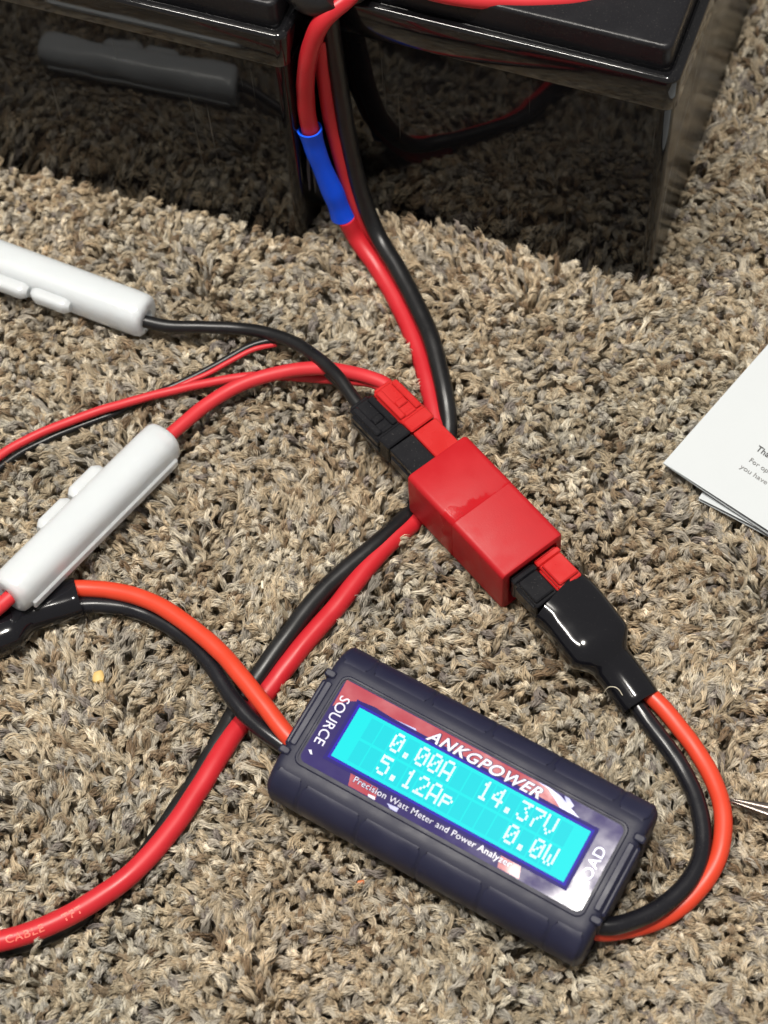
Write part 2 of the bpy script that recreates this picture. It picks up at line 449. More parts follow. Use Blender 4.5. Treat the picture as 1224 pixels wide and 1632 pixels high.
# ------------------------------------------------------------------ thick red and black cable
def thick_cable():
    t = thing("power_cable", "thick red and black twin cable passing under the red box to the lower left", "cable", (30, 40, 8))
    inv = t.matrix_world.inverted()
    D = 5.1
    def w(name, pts, d, mat, parent=t):
        o, C = wire(name, pts, d, mat); o.parent = parent; o.matrix_parent_inverse = t.matrix_world.inverted(); return o, C
    blk, Cb = w("black_wire", [(-3.46, 102.00, 105.02), (-3.06, 101.82, 91.32), (-2.62, 101.62, 74.51), (-1.59, 100.06, 52.94), (0.70, 96.85, 30.24), (4.68, 90.33, 16.00), (11.01, 76.03, 13.00), (16.10, 60.50, 12.30), (18.95, 45.56, 11.60), (20.03, 33.80, 10.00), (19.76, 25.28, 7.00), (16.37, 15.05, 5.80), (10.67, 5.51, 5.80), (4.59, -2.09, 8.00), (-2.75, -9.29, 9.60), (-12.28, -17.25, 10.00), (-20.72, -25.73, 10.00), (-28.31, -35.57, 9.50), (-35.79, -44.25, 8.40), (-41.31, -51.60, 7.40), (-44.67, -57.27, 7.20), (-48.44, -64.23, 7.80), (-53.58, -72.54, 7.60), (-59.44, -80.48, 7.40), (-64.43, -87.81, 7.00), (-69.26, -94.08, 6.20), (-77.01, -100.76, 5.60), (-85.49, -106.26, 5.80), (-94.51, -110.04, 6.00), (-103.84, -111.95, 6.00), (-113.17, -112.90, 6.00)], D, M['pvc_black'])
    red, Cr = w("red_wire", [(-3.79, 93.51, 19.00), (-1.67, 91.43, 13.00), (4.17, 82.66, 8.60), (9.73, 68.84, 7.60), (13.39, 55.40, 7.40), (15.28, 43.35, 7.40), (16.52, 32.77, 7.20), (17.13, 23.60, 6.80), (16.29, 14.04, 5.80), (12.66, 4.43, 5.60), (6.53, -3.19, 6.80), (1.38, -8.05, 8.00), (-4.88, -14.94, 9.00), (-14.98, -27.47, 9.40), (-24.13, -38.03, 9.20), (-33.38, -48.36, 7.80), (-38.28, -53.58, 7.20), (-42.71, -59.12, 7.80), (-48.22, -68.81, 9.60), (-56.01, -80.74, 10.40), (-63.64, -90.74, 10.80), (-71.11, -97.88, 11.00), (-78.49, -102.91, 11.00), (-87.67, -107.89, 11.00), (-96.79, -110.76, 11.00), (-104.34, -112.01, 11.00), (-112.06, -112.61, 11.00)], D+.3, M['pvc_red'])
    w("spliced_red_wire", [(-5.84, 101.97, 86.74), (-6.17, 102.12, 74.39), (-5.43, 100.69, 55.35), (-3.30, 98.64, 34.24), (0.93, 94.55, 16.41), (4.38, 90.58, 9.00), (9.07, 80.17, 6.00)], 4.4, M['pvc_red_soft'])
    up, Cu = w("upper_red_wire", [(7.19, 107.09, 100.77), (0.93, 101.13, 100.87), (-4.82, 98.23, 97.73), (-8.81, 97.82, 88.04), (-11.13, 97.76, 74.92), (-11.92, 98.12, 61.83), (-11.57, 97.97, 54.85), (-10.93, 97.68, 49.46)], 5.0, M['pvc_red'])
    # crimped blue butt connector: flared at both ends
    C = catmull([(-11.71, 98.03, 55.33), (-10.63, 97.54, 46.31), (-8.54, 96.60, 36.05), (-6.60, 95.73, 27.71), (-4.80, 94.93, 19.09)], 0.5)
    def rad(s):
        f = max(0, 1 - s/0.16)**1.5 + max(0, (s - 0.84)/0.16)**1.5
        return 2.95 + 0.55*f + 0.22*math.exp(-((s-0.72)/0.1)**2) - 0.2*math.exp(-((s-0.42)/0.12)**2)
    T, Ns, Bs = frames(C); seg = 24
    out = [[tuple(c + (Ns[i]*math.cos(a) + Bs[i]*math.sin(a))*rad(i/(len(C)-1))*(1+0.05*math.cos(2*a))) for a in (2*math.pi*k/seg for k in range(seg))] for i, c in enumerate(C)]
    inn0 = [tuple(Vector(p).lerp(C[0], 0.16)) for p in out[0]]; in0 = [tuple(Vector(p).lerp(C[3], 0.25)) for p in out[3]]
    inn1 = [tuple(Vector(p).lerp(C[-1], 0.16)) for p in out[-1]]; in1 = [tuple(Vector(p).lerp(C[-4], 0.25)) for p in out[-4]]
    V, F = loft([in0, inn0] + out + [inn1, in1])
    o = mesh_obj("butt_connector", V, F, M['blue'], None, sharp=50); o.parent = t; o.matrix_parent_inverse = t.matrix_world.inverted()
    tag(o, "blue crimped butt connector on the red wire")
    tl = sum((Cr[i+1]-Cr[i]).length for i in range(len(Cr)-1))
    o = text_on_wire("printed_mark", "CABLE", Cr, tl-20.5, (D+.3)/2, 9.5, 1.9, M['print_pink'], None, -0.35, True); o.parent = red
    o.matrix_parent_inverse = red.matrix_world.inverted()
    o = text_on_wire("printed_mark", "TFT", Cr, tl-30.5, (D+.3)/2, 5.2, 1.9, M['print_pink'], None, -0.35, True); o.parent = red
    return t
thick_cable()

def simple_cable(name, label, pts_list, group=None):
    """a cable thing with several wires; pts_list = (part name, points, diameter, material)"""
    p0 = pts_list[0][1][len(pts_list[0][1])//2]
    t = thing(name, label, "cable" if len(pts_list) > 1 else "wire", (p0[0], p0[1], p0[2]), None, group)
    Cs = []
    bpy.context.view_layer.update()
    for pn, pts, d, mat in pts_list:
        o, C = wire(pn, pts, d, mat); o.parent = t; o.matrix_parent_inverse = t.matrix_world.inverted(); Cs.append((o, C))
    return t, Cs

def cable_on_lid():
    o, C = wire("red_cable_loop", [(3.94, 114.58, 107.00), (12.93, 104.63, 106.00), (23.69, 98.42, 104.20), (35.52, 95.61, 102.80), (49.01, 93.64, 102.60), (61.05, 93.36, 102.60), (73.45, 95.87, 102.80), (84.09, 102.76, 103.00), (89.95, 115.23, 103.20)], 5.0, M['pvc_red_soft'])
    tag(o, "red cable looped across the lid of the right battery", "cable")
    t = thing("terminal_boot", "black rubber terminal boot at the top edge between the two batteries", "terminal boot", (-20, 130, 100))
    bpy.context.view_layer.update()
    for pn, path, r in (("sleeve", [(-11.46, 105.19, 104.00), (-8.47, 103.29, 102.00), (-5.00, 102.55, 101.00), (-1.97, 102.03, 103.00)], 5.2), ("collar", [(0.93, 103.32, 101.32), (2.63, 104.75, 101.00), (5.55, 107.82, 99.74)], 4.4)):
        C = catmull(path, 0.6)
        V, F = tube(C, lambda s: r*(0.72 + 0.28*math.sin(math.pi*min(1, max(0, s*0.9+0.05)))**0.5), 20)
        o = mesh_obj(pn, V, F, M['pvc_black'], None); o.parent = t; o.matrix_parent_inverse = t.matrix_world.inverted()
cable_on_lid()

# ------------------------------------------------------------------ fuse wires and thin twin cable
simple_cable("fuse_wire", "black wire from the upper fuse holder to the black plug", [
    ("insulation", [(-65.43, 66.51, 15.00), (-58.29, 64.53, 14.60), (-47.96, 63.73, 13.60), (-35.36, 61.30, 14.00), (-26.41, 56.98, 15.50), (-19.39, 51.26, 17.50), (-13.45, 43.69, 20.00), (-9.37, 37.01, 21.60), (-5.94, 30.54, 21.80), (-3.16, 25.56, 21.80)], 3.7, M['pvc_black'])])
simple_cable("fuse_wire", "red wire arching from the lower fuse holder to the red plug", [
    ("insulation", [(-59.72, 24.96, 15.00), (-54.95, 29.65, 14.60), (-46.92, 36.89, 14.00), (-36.03, 42.76, 14.60), (-25.18, 44.55, 16.00), (-14.48, 43.43, 18.00), (-6.64, 40.07, 20.00), (-0.67, 36.55, 21.60), (3.49, 33.72, 21.80), (5.79, 29.78, 21.80)], 4.0, M['pvc_red_soft'])])
simple_cable("fuse_wire", "short red wire leaving the lower left end of the lower fuse holder", [
    ("insulation", [(-97.39, -20.46, 22.00), (-101.56, -24.26, 21.50), (-106.97, -27.67, 19.00), (-114.90, -33.73, 16.00)], 4.0, M['pvc_red_soft'])])
simple_cable("thin_cable", "thin red and black twin wire curving in from the left edge to the plugs", [
    ("red_wire", [(-115.89, 17.82, 11.00), (-107.35, 26.11, 11.00), (-98.60, 31.91, 11.20), (-87.99, 36.13, 11.40), (-75.57, 39.70, 11.40), (-63.08, 42.88, 11.40), (-52.31, 45.06, 11.60), (-43.32, 46.15, 11.80), (-34.38, 46.53, 11.80), (-25.50, 45.77, 11.60), (-14.85, 42.94, 13.00), (-6.01, 37.97, 18.00), (0.90, 34.82, 20.50), (4.40, 30.15, 20.80)], 2.6, M['pvc_red_soft']),
    ("black_wire", [(-116.16, 14.75, 9.40), (-107.62, 23.21, 9.40), (-100.72, 28.58, 9.20), (-93.73, 32.35, 9.00), (-84.91, 36.18, 8.80), (-75.04, 39.56, 9.20), (-63.37, 44.31, 9.20), (-55.14, 47.22, 10.00), (-46.86, 50.44, 11.00), (-39.45, 53.75, 12.00), (-32.96, 56.31, 13.00), (-26.61, 56.69, 13.40), (-20.44, 52.74, 14.50), (-14.50, 44.30, 17.00), (-8.73, 35.12, 19.60), (-3.97, 27.80, 20.00)], 2.1, M['pvc_black']),
    ("red_branch", [(-58.18, 45.14, 10.40), (-52.33, 47.14, 11.00), (-46.85, 48.55, 11.60), (-39.50, 51.91, 12.20), (-33.02, 54.81, 13.00), (-26.73, 56.08, 12.40)], 1.5, M['pvc_red_soft']),
])

# ------------------------------------------------------------------ fuse holders
def fuse_holder(label, pa, pb, tab_side):
    """tube from pa to pb with flange on one side and split latch on the other"""
    A, B = Vector(pa), Vector(pb); ax = (B - A).normalized(); L = (B - A).length
    up = Vector((0, 0, 1)); sd = up.cross(ax).normalized(); nz = ax.cross(sd).normalized()
    R = Matrix((ax, sd, nz)).transposed()
    t = thing("fuse_holder", label, "fuse holder", tuple(A), R, "milky inline fuse holders")
    def sec(x, w, h, e=2.6, n=36):
        r = []
        for k in range(n):
            a = 2*math.pi*k/n; ca, sa = math.cos(a), math.sin(a)
            r.append((x, w/2*math.copysign(abs(ca)**(2/e), ca), h/2*math.copysign(abs(sa)**(2/e), sa)))
        return r
    W, H = 12.0, 12.4
    rings = []
    for xe, d in ((0, 1), (L, -1)):
        r_ = [sec(xe + d*1.6, 4.2, 4.2, 2), sec(xe + d*0.1, 4.6, 4.6, 2), sec(xe, 8.2, 8.4, 2.2), sec(xe + d*0.25, 10.0, 10.4, 2.4), sec(xe + d*0.9, 11.2, 11.6), sec(xe + d*2.2, W*0.985, H*0.985), sec(xe + d*6, W, H)]
        rings += r_ if d > 0 else r_[::-1]
    V, F = loft(rings)
    mesh_obj("shell", V, F, M['milky'], t, sharp=40)
    # flange along the edge away from the latch
    q = -tab_side
    V, F = cbox(3.0, L - 3.0, -0.9, 0.9, -2.6, 0.2, 0.35)
    V = [(x, q*(W/2 - 0.1) + y, z - 1.0) for x, y, z in V]
    mesh_obj("flange", V, F, M['milky'], t)
    # latch tabs with a gap between
    for a, b, w in ((0.31, 0.492, 2.9), (0.508, 0.70, 3.4)):
        rings = []
        n = 14
        for i in range(n + 1):
            s = i/n; x = (a + (b - a)*s)*L
            k = 1 - max(0, abs(s - .5)*2 - 0.75)/0.25*0.35
            rings.append([(x, tab_side*(W/2 - 1.2 + (w*k)*0.5 + (w*k*0.5+0.9)*math.copysign(abs(math.cos(c))**(2/3.2), math.cos(c))), 1.2 + 2.4*k*math.copysign(abs(math.sin(c))**(2/3.2), math.sin(c))) for c in (2*math.pi*j/20 for j in range(20))])
        V, F = loft(rings)
        mesh_obj("latch", V, F, M['milky'], t, sharp=40)
    return t
fuse_holder("milky white fuse holder at the left edge below the battery, black wire in its end", (-62.88, 67.56, 15.00), (-124.16, 101.57, 15.00), 1)
fuse_holder("milky white fuse holder lying across the black boot, red wire at its upper end", (-100.33, -22.41, 22.00), (-58.47, 26.26, 15.00), 1)

# ------------------------------------------------------------------ red splitter box and plugs
BOX = (26.36, -10.27); BDEG = -55.74
ux = Vector((math.cos(math.radians(BDEG)), math.sin(math.radians(BDEG)), 0)); uy = Vector((-ux.y, ux.x, 0))
def bpt(x, y, z): return (BOX[0] + ux.x*x + uy.x*y, BOX[1] + ux.y*x + uy.y*y, z)

def splitter_box():
    t = thing("splitter_box", "glossy red plastic connector box lying in the middle of the carpet", "connector box", (BOX[0], BOX[1], 9.0), rotz(BDEG))
    L, W, H = 39.6, 20.6, 19.0
    def ring(x, ins, r=1.6): return [(x, a, b + H/2) for a, b in rrect(W - 2*ins, H - 2*ins, max(0.5, r - ins*0.5), 5)]
    half = [ring(-L/2 + 1.5, 3.0), ring(-L/2, 2.2), ring(-L/2, 0.8), ring(-L/2 + 0.25, 0.25), ring(-L/2 + 0.8, 0.0), ring(-1.0, 0.0), ring(-0.85, 0.10), ring(-0.75, 0.12)]
    V, F = loft(half); mesh_obj("shell_half", V, F, M['box_red'], t, sharp=40)
    half = [ring(-0.75, 0.10), ring(-0.65, 0.02), ring(-0.55, 0.06), ring(L/2 - 0.8, 0.06), ring(L/2 - 0.25, 0.3), ring(L/2, 0.85), ring(L/2, 2.2), ring(L/2 - 1.5, 3.0)]
    V, F = loft(half); mesh_obj("shell_half", V, F, M['box_red'], t, sharp=40)
    # the two sockets that stick out of the upper end
    for s, mat, nm in ((-1, M['house_black'], "black"), (1, M['house_red'], "red")):
        y = 4.05*s
        g = merge(cbox(-L/2 - 10.2, -L/2 + 1.6, y - 3.95, y + 3.95, 9.4, 17.2, 0.35),
                  cbox(-L/2 - 9.4, -L/2 + 1, y + s*3.9 - 0.5, y + s*3.9 + 0.5, 10.8, 14.6, 0.25))
        o = mesh_obj("socket", *g, mat, t, sharp=25); tag(o, nm + " socket on the upper end of the red box")
    return t
splitter_box()

def plug(label, y, mat, deg=0.0, lower=False):
    x = -30.2
    t = thing("plug_housing", label, "plug", bpt(x, y, 18.2), rotz(BDEG + deg))
    # local x runs from the wire end (-17) to the mating face (0)
    g = merge(cbox(-17.0, -0.3, -3.95, 3.95, 0, 7.3, 0.45), cbox(-18.0, -16.8, -3.0, 3.0, 1.0, 6.6, 0.3))
    mesh_obj("housing", *g, mat, t, sharp=25)
    for s in (-1, 1):
        mesh_obj("rail", *cbox(-16.2, -5.4, s*2.75 - 0.95, s*2.75 + 0.95, 7.2, 8.15, 0.28), mat, t, sharp=25)
        mesh_obj("side_ridge", *merge(cbox(-15.5, -4.2, s*4.0 - 0.45, s*4.0 + 0.45, 4.2, 6.4, 0.25), cbox(-15.5, -4.2, s*4.0 - 0.4, s*4.0 + 0.4, 1.0, 3.2, 0.25)), mat, t, sharp=25)
    mesh_obj("key", *cbox(-10.8, -8.6, -1.7, 1.7, 7.2, 7.95, 0.3), mat, t, sharp=25)
    mesh_obj("front_collar", *merge(cbox(-4.6, -0.3, -4.02, 4.02, 0.2, 7.9, 0.4), cbox(-6.4, -5.2, -1.8, 1.8, 7.2, 7.7, 0.2)), mat, t, sharp=25)
    return t
plug("black plug with a wire in it, at the upper end of the red box", -4.1, M['house_black'], 1.5)
plug("red plug beside the black plug at the upper end of the red box", 4.1, M['house_red'], 1.0)

# ------------------------------------------------------------------ heat shrink boots
def sweep(C, prof, seg=36, e=2.7, keepup=True):
    T, Ns, Bs = frames(C); n = len(C); rings = []
    S = [0.0]
    for i in range(1, n): S.append(S[-1] + (C[i]-C[i-1]).length)
    for i, c in enumerate(C):
        w, h, ee = prof(S[i]/S[-1])
        r = []
        for k in range(seg):
            a = 2*math.pi*k/seg; ca, sa = math.cos(a), math.sin(a)
            r.append(tuple(c + Bs[i]*(w/2*math.copysign(abs(ca)**(2/ee), ca)) + Ns[i]*(h/2*math.copysign(abs(sa)**(2/ee), sa))))
        rings.append(r)
    return rings

def smooth(a, b, x):
    x = max(0, min(1, (x-a)/(b-a))); return x*x*(3-2*x)

def boot_profile(s):
    k = smooth(0.47, 0.64, s)
    w = 18.2*(1-k) + 11.4*k
    h = 10.8*(1-k) + 8.8*k + 0.5*math.exp(-((s-0.44)/0.08)**2)
    e = 3.3*(1-k) + 2.2*k
    if s > 0.97: w -= (s-0.97)*14; h -= (s-0.97)*14
    return w, h, e

def lead(name, label, boot_pts, wires, texts=(), plugs=False):
    bpy.context.view_layer.update()
    p = boot_pts[len(boot_pts)//2]
    t = thing(name, label, "cable", (p[0], p[1], p[2]))
    bpy.context.view_layer.update(); inv = t.matrix_world.inverted()
    out = {}
    for pn, pts, d, mat in wires:
        o, C = wire(pn, pts, d, mat); o.parent = t; o.matrix_parent_inverse = inv; out[pn] = (o, C, d)
    C = catmull(boot_pts, 0.6)
    rings = sweep(C, boot_profile)
    in1 = [tuple(Vector(q).lerp(C[-1], 0.35)) for q in rings[-1]]; in2 = [tuple(Vector(q).lerp(C[-4], 0.45)) for q in rings[-4]]
    V, F = loft(rings + [in1, in2])
    o = mesh_obj("heat_shrink_boot", V, F, M['shrink'], None, sharp=70); o.parent = t; o.matrix_parent_inverse = inv
    tag(o, "glossy black heat shrink boot at the end of the wires")
    for wn, s, start, ln, ht, mat, ang, flip in texts:
        ob, Cw, d = out[wn]
        q = text_on_wire("printed_mark", s, Cw, start, d/2, ln, ht, mat, None, ang, flip)
        q.parent = ob; q.matrix_parent_inverse = inv
    if plugs:
        for s, mat, nm in ((-1, M['house_black'], "black"), (1, M['house_red'], "red")):
            y = 4.05*s
            g = merge(cbox(19.3, 30.5, y - 3.6, y + 3.6, 16.8, 24.0, 0.35), cbox(20.2, 21.9, y - 3.9, y + 3.9, 16.6, 24.6, 0.3), cbox(22.2, 29.6, y - 3.2, y + 3.2, 23.6, 25.2, 0.35), cbox(22.2, 29.8, y - 4.0, y + 4.0, 21.2, 23.0, 0.3))
            g = ([bpt(*v) for v in g[0]], g[1])
            q = mesh_obj("plug", *g, mat, None, sharp=25); q.parent = t; q.matrix_parent_inverse = inv
            tag(q, nm + " plug pushed into the lower end of the red box")
    return t
lead("load_lead", "red and black wires looping on the right, from the meter to the red box",
     [bpt(29.6, 0, 18.8)] + [(45.78, -37.67, 18.40), (49.05, -43.25, 18.00), (51.90, -48.18, 17.20), (54.87, -52.53, 15.20), (56.57, -54.91, 14.20), (59.13, -59.31, 13.20), (61.50, -63.75, 12.40)],
     [("red_wire", [(60.52, -57.57, 13.00), (63.56, -61.48, 12.80), (66.11, -64.35, 12.40), (70.37, -71.03, 11.60), (74.14, -78.19, 11.40), (76.77, -85.82, 11.60), (77.79, -93.28, 12.00), (76.98, -100.48, 12.00), (74.38, -107.44, 11.60), (70.00, -112.70, 10.20), (64.21, -117.07, 9.00), (56.98, -120.25, 9.00), (48.88, -122.39, 11.00), (43.34, -123.01, 13.00), (39.71, -121.13, 14.00)], 4.6, M['sil_red']),
      ("black_wire", [(57.24, -57.98, 12.60), (59.54, -62.70, 12.40), (62.04, -67.22, 11.80), (66.03, -74.53, 11.40), (69.74, -82.15, 11.20), (71.96, -89.52, 11.40), (72.52, -97.05, 11.80), (71.36, -103.58, 12.00), (68.00, -110.22, 12.40), (62.50, -115.76, 13.20), (55.76, -119.70, 14.00), (49.46, -121.82, 15.00), (44.78, -122.54, 15.60), (40.39, -121.04, 16.00)], 4.6, M['sil_black'])],
     [("red_wire", "200°C", 38.5, 9.6, 1.7, M['print_pink'], -0.05, True)], plugs=True)
lead("source_lead", "red and black wires from the left end of the meter to a black boot",
     [(-119.06, -29.16, 13.00), (-113.26, -27.85, 13.00), (-107.45, -26.55, 13.00), (-100.93, -24.07, 12.40), (-94.33, -21.69, 12.00), (-88.45, -20.36, 12.00), (-83.23, -19.16, 12.00)],
     [("red_wire", [(-91.00, -17.29, 12.00), (-85.83, -16.76, 12.60), (-80.70, -17.45, 13.00), (-72.14, -19.71, 14.00), (-62.79, -24.48, 15.40), (-53.62, -32.61, 17.00), (-45.53, -42.21, 18.40), (-38.50, -52.58, 19.40), (-32.46, -61.97, 19.60), (-27.90, -68.68, 19.00), (-24.34, -72.00, 18.00)], 4.7, M['sil_red']),
      ("black_wire", [(-91.16, -20.73, 11.00), (-86.10, -21.21, 11.00), (-80.20, -21.20, 11.00), (-70.89, -23.22, 11.40), (-62.49, -27.66, 12.00), (-54.18, -34.84, 13.00), (-48.52, -43.12, 14.00), (-44.32, -51.66, 14.60), (-39.20, -59.45, 15.20), (-33.78, -65.34, 15.60), (-28.87, -69.92, 15.60), (-24.60, -73.55, 15.60)], 4.6, M['sil_black'])],
     [("red_wire", "12AWG", 10.2, 9.5, 1.6, M['print_pink'], 0.25, False), ("red_wire", "200°C", 23.5, 9.5, 1.6, M['print_pink'], 0.25, False),
      ("black_wire", "200°C", 43.5, 7.6, 1.5, M['print_white'], 0.15, False)])

# ------------------------------------------------------------------ watt meter
MT = (12.534, -90.352, 28.892)
MR = Matrix(((0.8235535123, 0.5656822163, -0.0419909828), (-0.5666238071, 0.8169581585, -0.1073164877), (-0.0264021527, 0.1121739609, 0.9933377718)))
HALF = 44.0
SECT = [(14.0, 0.0), (15.2, -0.2), (17.0, -0.9), (18.8, -1.9), (20.2, -3.2), (21.2, -5.0), (21.7, -8.5), (21.3, -13.0), (20.1, -17.0), (18.0, -20.6), (15.2, -23.2), (12.0, -24.0)]

def meter():
    t = thing("watt_meter", "navy rubber cased power meter with a lit cyan screen on the carpet", "meter", MT, MR)
    # body ---------------------------------------------------------------
    def ring(x, ins):
        r = []
        prof = SECT + [(-a, b) for a, b in reversed(SECT)]
        for a, b in prof:
            cy, cz = 0.0, -12.0
            sy = (21.7 - ins)/21.7; sz = (12.0 - ins)/12.0
            r.append((x, a*sy, cz + (b - cz)*sz))
        return r
    rings = [ring(-HALF, 2.4), ring(-HALF + 0.15, 1.3), ring(-HALF + 0.8, 0.5), ring(-HALF + 2.0, 0.1), ring(-HALF + 3.5, 0), ring(HALF - 3.5, 0), ring(HALF - 2.0, 0.1), ring(HALF - 0.8, 0.5), ring(HALF - 0.15, 1.3), ring(HALF, 2.4)]
    V, F = loft(rings)
    case = mesh_obj("case", V, F, M['rubber'], t, sharp=40)
    # raised grip pads over both long bevels -------------------------------
    def pad(x0, x1, side, i0=1.35, i1=9.0, h=0.20, gap=0.24, cut=0.0):
        n = 14; rows = []
        def pt(k):
            k = max(0, min(len(SECT)-1.001, k)); i = int(k); f = k - i
            return Vector((SECT[i][0]*(1-f) + SECT[i+1][0]*f, SECT[i][1]*(1-f) + SECT[i+1][1]*f))
        for j in range(n + 1):
            k = i0 + (i1 - i0)*j/n
            p = pt(k); d = (pt(k + 0.4) - pt(k - 0.4)).normalized(); nrm = Vector((-d.y, d.x)); 
            if nrm.x < 0 and nrm.y < 0: nrm = -nrm
            if nrm.x < 0: nrm = -nrm
            rows.append((p, nrm))
        xs = [x0 + gap, x0 + gap + 0.28, x0 + gap + 0.9, (x0+x1)/2, x1 - gap - 0.9, x1 - gap - 0.28, x1 - gap]
        Vv, Ff = [], []
        for j, (p, nrm) in enumerate(rows):
            for m, x in enumerate(xs):
                edge = (m in (0, len(xs)-1)) or (j in (0, n))
                e = -0.12 if edge else h
                xx = x
                if j <= 1 and m <= 1: xx = x + (0.9 if j == 0 else 0.45)*(1 if m < 2 else 0)
                if j <= 1 and m >= len(xs)-2: xx = x - (0.9 if j == 0 else 0.45)
                q = p + nrm*e
                Vv.append((xx, side*q.x, q.y))
        w = len(xs)
        for j in range(n):
            for m in range(w - 1):
                Ff.append((j*w+m, j*w+m+1, (j+1)*w+m+1, (j+1)*w+m))
        mesh_obj("grip_pad", Vv, Ff, M['rubber_pad'], t, sharp=50)
    seps = [-34.6, -17.9, -0.9, 16.2, 34.4]
    for side in (1, -1):
        for a, b in zip(seps[:-1], seps[1:]): pad(a, b, side)
        pad(-43.0, -34.6, side, 1.0); pad(34.4, 43.0, side, 1.0)
    # end plates where the wires go in, and the corner lugs beside them
    for s in (-1, 1):
        V, F = cbox(min(s*42.2, s*44.5), max(s*42.2, s*44.5), -9.6, 9.6, -19, -1.0, 0.5)
        mesh_obj("end_plate", V, F, M['rubber_pad'], t, sharp=30)
        V, F = cbox(min(s*41.3, s*43.0), max(s*41.3, s*43.0), -9.2, 9.2, -1.2, 0.32, 0.25)
        mesh_obj("end_rib", V, F, M['rubber_pad'], t, sharp=30)
        for q in (-1, 1):
            V, F = cbox(min(s*41.6, s*44.6), max(s*41.6, s*44.6), q*11.2 - 1.0, q*11.2 + 1.0, -16, 0.42, 0.35)
            mesh_obj("corner_lug", V, F, M['rubber'], t, sharp=30)
    # frame lip round the label
    o_ = rrect(80.6, 26.2, 2.4, 6); i_ = rrect(79.0, 24.6, 1.9, 6); m_ = rrect(79.8, 25.4, 2.1, 6)
    V, F = loft([[(a, b, -0.1) for a, b in o_], [(a, b, 0.32) for a, b in m_], [(a, b, 0.30) for a, b in i_], [(a, b, -0.05) for a, b in i_]], cap0=False, cap1=False)
    mesh_obj("label_frame", V, F, M['rubber'], t, sharp=40)
    # label: glossy film with window for the screen ------------------------
    lab = [(a + 0.09, b + 0.08, 0.10) for a, b in rrect(78.1, 23.6, 1.8, 6)]
    film = mesh_obj("label", lab, [tuple(range(len(lab)))], M['film'], t, smooth=False)
    def print_poly(nm, pts, mat, z):
        mesh_obj(nm, [(x, y, z) for x, y in pts], [tuple(range(len(pts)))], mat, film, smooth=False)
    print_poly("printed_shape", [(-38.70, 11.70), (-36.76, 11.70), (-24.13, 11.70), (-8.75, 11.70), (4.53, 11.70), (14.95, 11.70), (18.38, 11.31), (22.18, 9.39), (25.03, 7.16), (21.60, 6.69), (13.47, 6.30), (2.33, 6.12), (-7.18, 6.21), (-16.28, 7.09), (-23.86, 8.55), (-28.95, 8.95), (-32.61, 8.54), (-35.66, 7.07), (-38.44, 4.14)], M['film_red'], 0.13)
    print_poly("printed_shape", [(14.95, 11.70), (18.32, 11.70), (21.97, 11.18), (27.87, 8.73), (30.59, 7.40), (26.41, 7.16), (23.54, 8.23), (18.38, 11.31)], M['film_lilac'], 0.14)
    print_poly("printed_shape", [(22.60, 11.70), (23.95, 11.70), (25.77, 10.61), (25.37, 9.63), (23.97, 10.19)], M['film_lilac'], 0.14)
    print_poly("printed_shape", [(17.68, 11.70), (20.21, 11.70), (20.32, 11.70), (18.49, 11.70)], M['film_lilac'], 0.145)
    print_poly("printed_shape", [(28.34, 7.85), (29.63, 8.00), (30.67, 7.25), (29.74, 6.93)], M['film_lilac'], 0.14)
    print_poly("printed_shape", [(-26.27, -6.93), (-22.64, -6.88), (-18.39, -6.76), (-17.14, -11.39), (-20.80, -11.50), (-24.73, -11.50)], M['film_red'], 0.13)
    print_poly("printed_shape", [(-20.67, -6.96), (-17.90, -6.78), (-17.54, -8.23), (-19.67, -8.34)], M['film_lilac'], 0.14)
    print_poly("printed_shape", [(-19.35, -10.87), (-17.48, -10.80), (-17.21, -11.50), (-19.17, -11.50)], M['film_white'], 0.14)
    print_poly("printed_shape", [(-14.19, -10.72), (-11.04, -10.41), (-11.07, -11.50), (-12.93, -11.50)], M['film_lilac'], 0.14)
    print_poly("printed_shape", [(16.14, -6.75), (20.87, -6.47), (22.68, -11.50), (16.84, -11.50), (16.31, -9.93)], M['film_red'], 0.13)
    print_poly("printed_shape", [(-31.31, -7.75), (-30.90, -7.13), (-29.95, -7.59), (-29.81, -8.49), (-30.64, -8.56)], M['film_white'], 0.14)
    print_poly("printed_shape", [(-37.91, -8.44), (-37.25, -8.08), (-36.48, -9.03), (-37.01, -9.13)], M['film_white'], 0.14)
    print_poly("printed_shape", [(-25.23, 8.40), (-17.35, 8.96), (-16.94, 8.59), (-19.72, 8.06), (-24.51, 8.00)], M['film_lilac'], 0.145)
    print_poly("printed_shape", [(0.16, -8.51), (5.57, -6.46), (10.97, -6.12), (5.98, -7.19)], M['film_red'], 0.13)
    # screen ---------------------------------------------------------------
    def rect(nm, x0, x1, y0, y1, z, mat, par):
        return mesh_obj(nm, [(x0, y0, z), (x1, y0, z), (x1, y1, z), (x0, y1, z)], [(0, 1, 2, 3)], mat, par, smooth=False)
    def frame(nm, x, y, bw, z, mat, par):
        a = [(-x-bw, -y-bw, z), (x+bw, -y-bw, z), (x+bw, y+bw, z), (-x-bw, y+bw, z), (-x, -y, z), (x, -y, z), (x, y, z), (-x, y, z)]
        mesh_obj(nm, a, [(0, 1, 5, 4), (1, 2, 6, 5), (2, 3, 7, 6), (3, 0, 4, 7)], mat, par, smooth=False)
    frame("screen_halo_inner", 32.25, 7.0, 0.7, 0.162, M['halo_inner'], t)  # painted halo: glowing ring imitating bloom, not a part of the screen
    frame("screen_halo_outer", 32.9, 7.65, 0.9, 0.155, M['halo_outer'], t)  # second painted halo ring, weaker, so the bloom tapers off
    scr = rect("screen", -32.25, 32.25, -7.0, 7.0, 0.17, M['lcd'], t)
    tag(scr, "lit cyan two line screen")
    cw, chh = 56.6/16, 5.95
